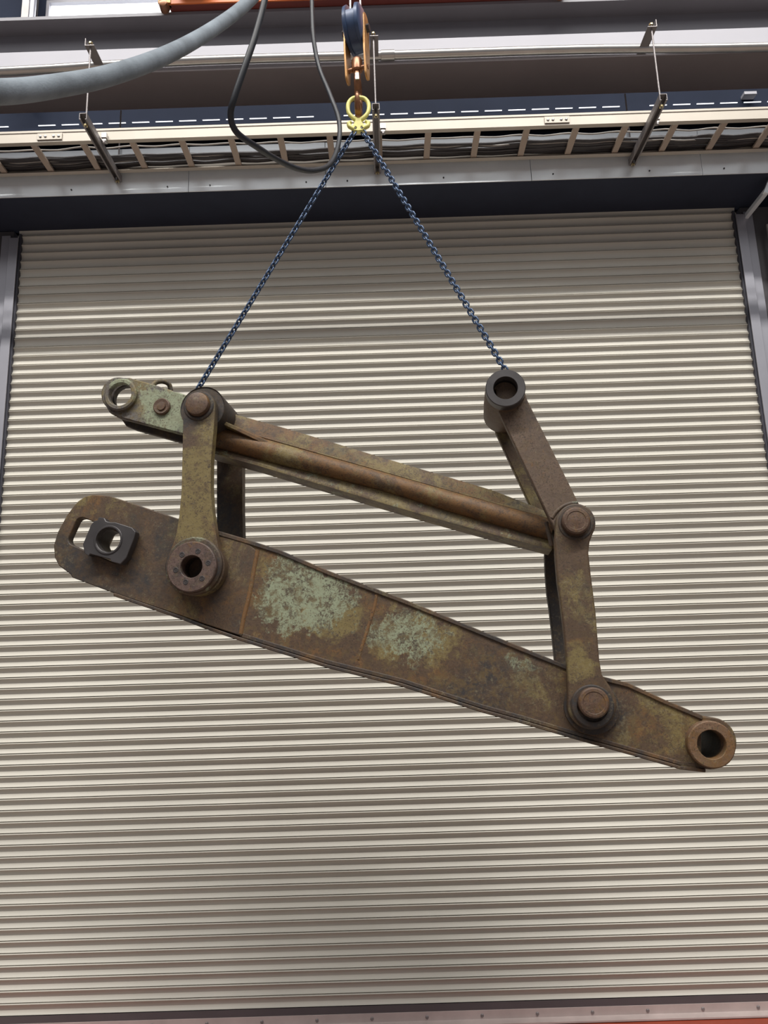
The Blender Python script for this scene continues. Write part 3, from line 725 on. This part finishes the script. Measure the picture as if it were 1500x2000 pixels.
# hook seen edge-on: shank, bowl and tip in the plane across the camera view
zb_, zt_ = zc_(224), zc_(141)
H = zt_-zb_
hp = [(0, 0.0, zt_+0.02), (0, 0.0, zt_-0.04), (0, 0.006, zt_-0.062), (0, 0.030, zt_-0.090), (0, 0.040, zt_-0.125), (0, 0.024, zb_+0.022), (0, -0.008, zb_+0.014), (0, -0.040, zb_+0.026), (0, -0.056, zb_+0.062), (0, -0.052, zb_+0.088)]
bm = bmesh.new(); sp = spline(hp, 6); N = len(sp)
tube(bm, sp, [0.0150+0.006*math.sin(PI*min(1, k/(N-1)*1.25)) if k < N*0.8 else 0.0150-(k-N*0.8)/(N*0.2)*0.0100 for k in range(N)], 14)
hk = finish('hook', bm, M['hookm'], hbk, 60); hk.rotation_euler = (0, 0, math.radians(13))
bm = bmesh.new(); box(bm, -0.010, 0.010, -0.020, 0.012, zt_-0.060, zt_-0.018); finish('safety_latch', bm, M['conduit'], hk, 0, 0.003)
bm = bmesh.new(); lathe(bm, (0, 0, zc_(128)), ((-0.038, 0.020), (-0.032, 0.028), (0.022, 0.030), (0.034, 0.025)), 24, 'z'); finish('swivel_nut', bm, M['hookm'], hbk)
zs_ = zc_(58); RS = 0.118
bm = bmesh.new(); lathe(bm, (0, 0, zs_), ((-0.030, RS-0.016), (-0.030, RS-0.026), (-0.010, RS-0.034), (0.010, RS-0.034), (0.030, RS-0.026), (0.030, RS-0.016)), 40, 'x'); finish('sheave', bm, M['black_steel'], hbk)
for s in (-1, 1):
    bm = bmesh.new(); lathe(bm, (0, 0, zs_), ((s*0.022, RS-0.006), (s*0.024, RS), (s*0.040, RS-0.003), (s*0.049, RS-0.025), (s*0.053, RS-0.07), (s*0.053, RS-0.1)), 44, 'x'); finish('sheave_guard', bm, M['block_blue'], hbk)
    # long cheek strap
    ol = [(0.045*math.cos(a), zs_+0.030+0.045*math.sin(a)) for a in [PI*k/10 for k in range(11)]]
    ol += [(-0.042, zc_(110)), (-0.030, zc_(150))]+[(0.030*math.cos(a), zc_(150)+0.030*math.sin(a)) for a in [PI+PI*k/10 for k in range(1, 10)]]+[(0.030, zc_(150)), (0.042, zc_(110))]
    bm = bmesh.new(); prism_x(bm, ol, s*0.047, s*0.058); ck = finish('cheek_plate', bm, M['cheek'], hbk, 30, 0.002)
    bm = bmesh.new(); hexo(bm, (0, 0, zs_-0.01), 0.022, s*0.057, s*0.074, 'x'); finish('axle_nut', bm, M['black_steel'], ck, 0, 0.002)
    bm = bmesh.new(); lathe(bm, (0, 0, zc_(135)), ((s*0.020, 0.013), (s*0.061, 0.013)), 14, 'x'); finish('trunnion', bm, M['hookm'], ck)
# lower cover between the guards
cov = [(RS*0.93*math.cos(a), zs_+RS*0.93*math.sin(a)) for a in [PI*(0.92)+PI*1.16*k/24 for k in range(25)]]
bm = bmesh.new(); prism_x(bm, cov, -0.026, 0.026); finish('lower_cover', bm, M['block_blue'], hbk, 30, 0.002)
ztop = 6.2-hub.z
for (x, y) in ((-0.0, -0.09), (0.0, 0.09)):
    tubeo('wire_rope', [(x, y, zs_), (x, y*0.9, ztop+0.4)], 0.0065, M['rope'], hbk, 8)

# ---- chains of single links
def chain(p0, p1, label, twist):
    p0, p1 = Vector(p0), Vector(p1); d = p1-p0; L = d.length
    pitch = 0.0236; n_ = int(round(L/pitch)); pitch = L/n_
    e = tag(empty('lifting_chain', p0), label, 'chain', 'two legs of the chain sling')
    t = d.normalized(); e1 = t.cross(Vector((0, 1, 0))).normalized(); e2 = t.cross(e1)
    r = 0.0046; wd = 0.0112; hl = pitch/2+r*0.9-wd*0.2
    bm = bmesh.new(); pts = []
    for k in range(7): a = -PI/2+PI*k/6; pts.append((wd-0.0035+0.0035-wd+wd*math.sin(a), 0, (hl-wd*0.55)+wd*0.75*math.cos(a)))
    for k in range(7): a = PI/2+PI*k/6; pts.append((wd*math.sin(a), 0, -(hl-wd*0.55)+wd*0.75*math.cos(a)))
    tube(bm, pts, r, 8, True); l0 = finish('chain_link', bm, M['chain'], e, 60)
    for k in range(n_):
        o = l0 if k == 0 else link_copy(l0, e)
        an = twist+(PI/2 if k % 2 else 0)
        ax = e1*math.cos(an)+e2*math.sin(an); ay = t.cross(ax)
        mt = Matrix.Identity(4); c_ = t*pitch*(k+0.5)
        for i in range(3): mt[i][0] = ax[i]; mt[i][1] = ay[i]; mt[i][2] = t[i]; mt[i][3] = c_[i]
        o.matrix_local = mt
    return e
chain(hb(692.5, 257), W3(376, 777, WH+0.050), 'blue steel lifting chain running down to the left end of the rusty linkage', 0.35)
chain(hb(708.5, 256.5), W3(1003, 750, 0.14), 'blue steel lifting chain running down to the black hub on the right', 0.5)

# ================================================================== HOIST TROLLEY, HOSE, PENDANT CABLE
Yf = -0.765; zt2 = 5.990
rb = at(328, 20, Yf); rb2 = at(1088, 0, Yf)
tr = tag(empty('crane_end_truck'), 'orange crane carriage with a dark red lower edge sitting on the grey beam', 'crane carriage')
boxo('body', (rb.x, rb2.x, Yf+0.006, -0.46, zt2, zt2+0.34), M['crane_red'], tr, 0.004)
boxo('side_plate', (rb.x, rb2.x, Yf-0.004, Yf+0.006, zt2-0.002, zt2+0.34), M['orange'], tr, 0.003)
for x in (rb.x-0.022, rb2.x+0.022):
    bm = bmesh.new(); lathe(bm, (x, Yf-0.012, zt2-0.022), ((-0.030, 0.016), (-0.026, 0.026), (0.004, 0.030), (0.030, 0.030)), 16, 'y'); finish('buffer_bolt', bm, M['hookm'], tr)
    boxo('rail_guard', (x-0.040, x+0.040, Yf-0.010, Yf+0.03, zt2+0.0, zt2+0.13), M['cheek'], tr, 0.004)
bm = bmesh.new(); lathe(bm, (rb.x+0.16, Yf-0.05, zt2+0.125), ((-0.10, 0.05), (-0.09, 0.065), (0.1, 0.065), (0.11, 0.05)), 24, 'x'); finish('drive_motor', bm, M['black'], tr)

def path(pts): return [at(x, y, CAM.y+dist) for x, y, dist in pts]
ho = tubeo('festoon_hose', spline(path([(-160, 176, 1.22), (-60, 180, 1.30), (30, 178, 1.40), (110, 168, 1.52), (200, 151, 1.68), (290, 122, 1.90), (360, 90, 2.15), (420, 54, 2.42), (470, 17, 2.66), (505, -18, 2.80), (530, -60, 2.9)]), 10), 0.0262, M['hose'], None, 24)
tag(ho, 'thick grey sleeved hose sweeping across the upper left towards the orange hoist', 'hose')
pc = tubeo('pendant_cable', spline(path([(528, -60, 2.25), (517, 0, 2.25), (500, 65, 2.25), (480, 125, 2.25), (458, 190, 2.27), (450.5, 225, 2.3), (462, 258, 2.35), (500, 286, 2.45), (540, 311, 2.6), (580, 329, 2.75), (615, 333, 2.9), (645, 320, 3.05), (661, 282, 3.15), (662, 235, 3.2), (645, 186, 3.25), (623, 130, 3.3), (612, 72, 3.3), (609, 0, 3.3), (608, -60, 3.3)]), 8), 0.0118, M['rubber'], None, 14)
tag(pc, 'black cable hanging in a loop left of the hook block', 'cable')
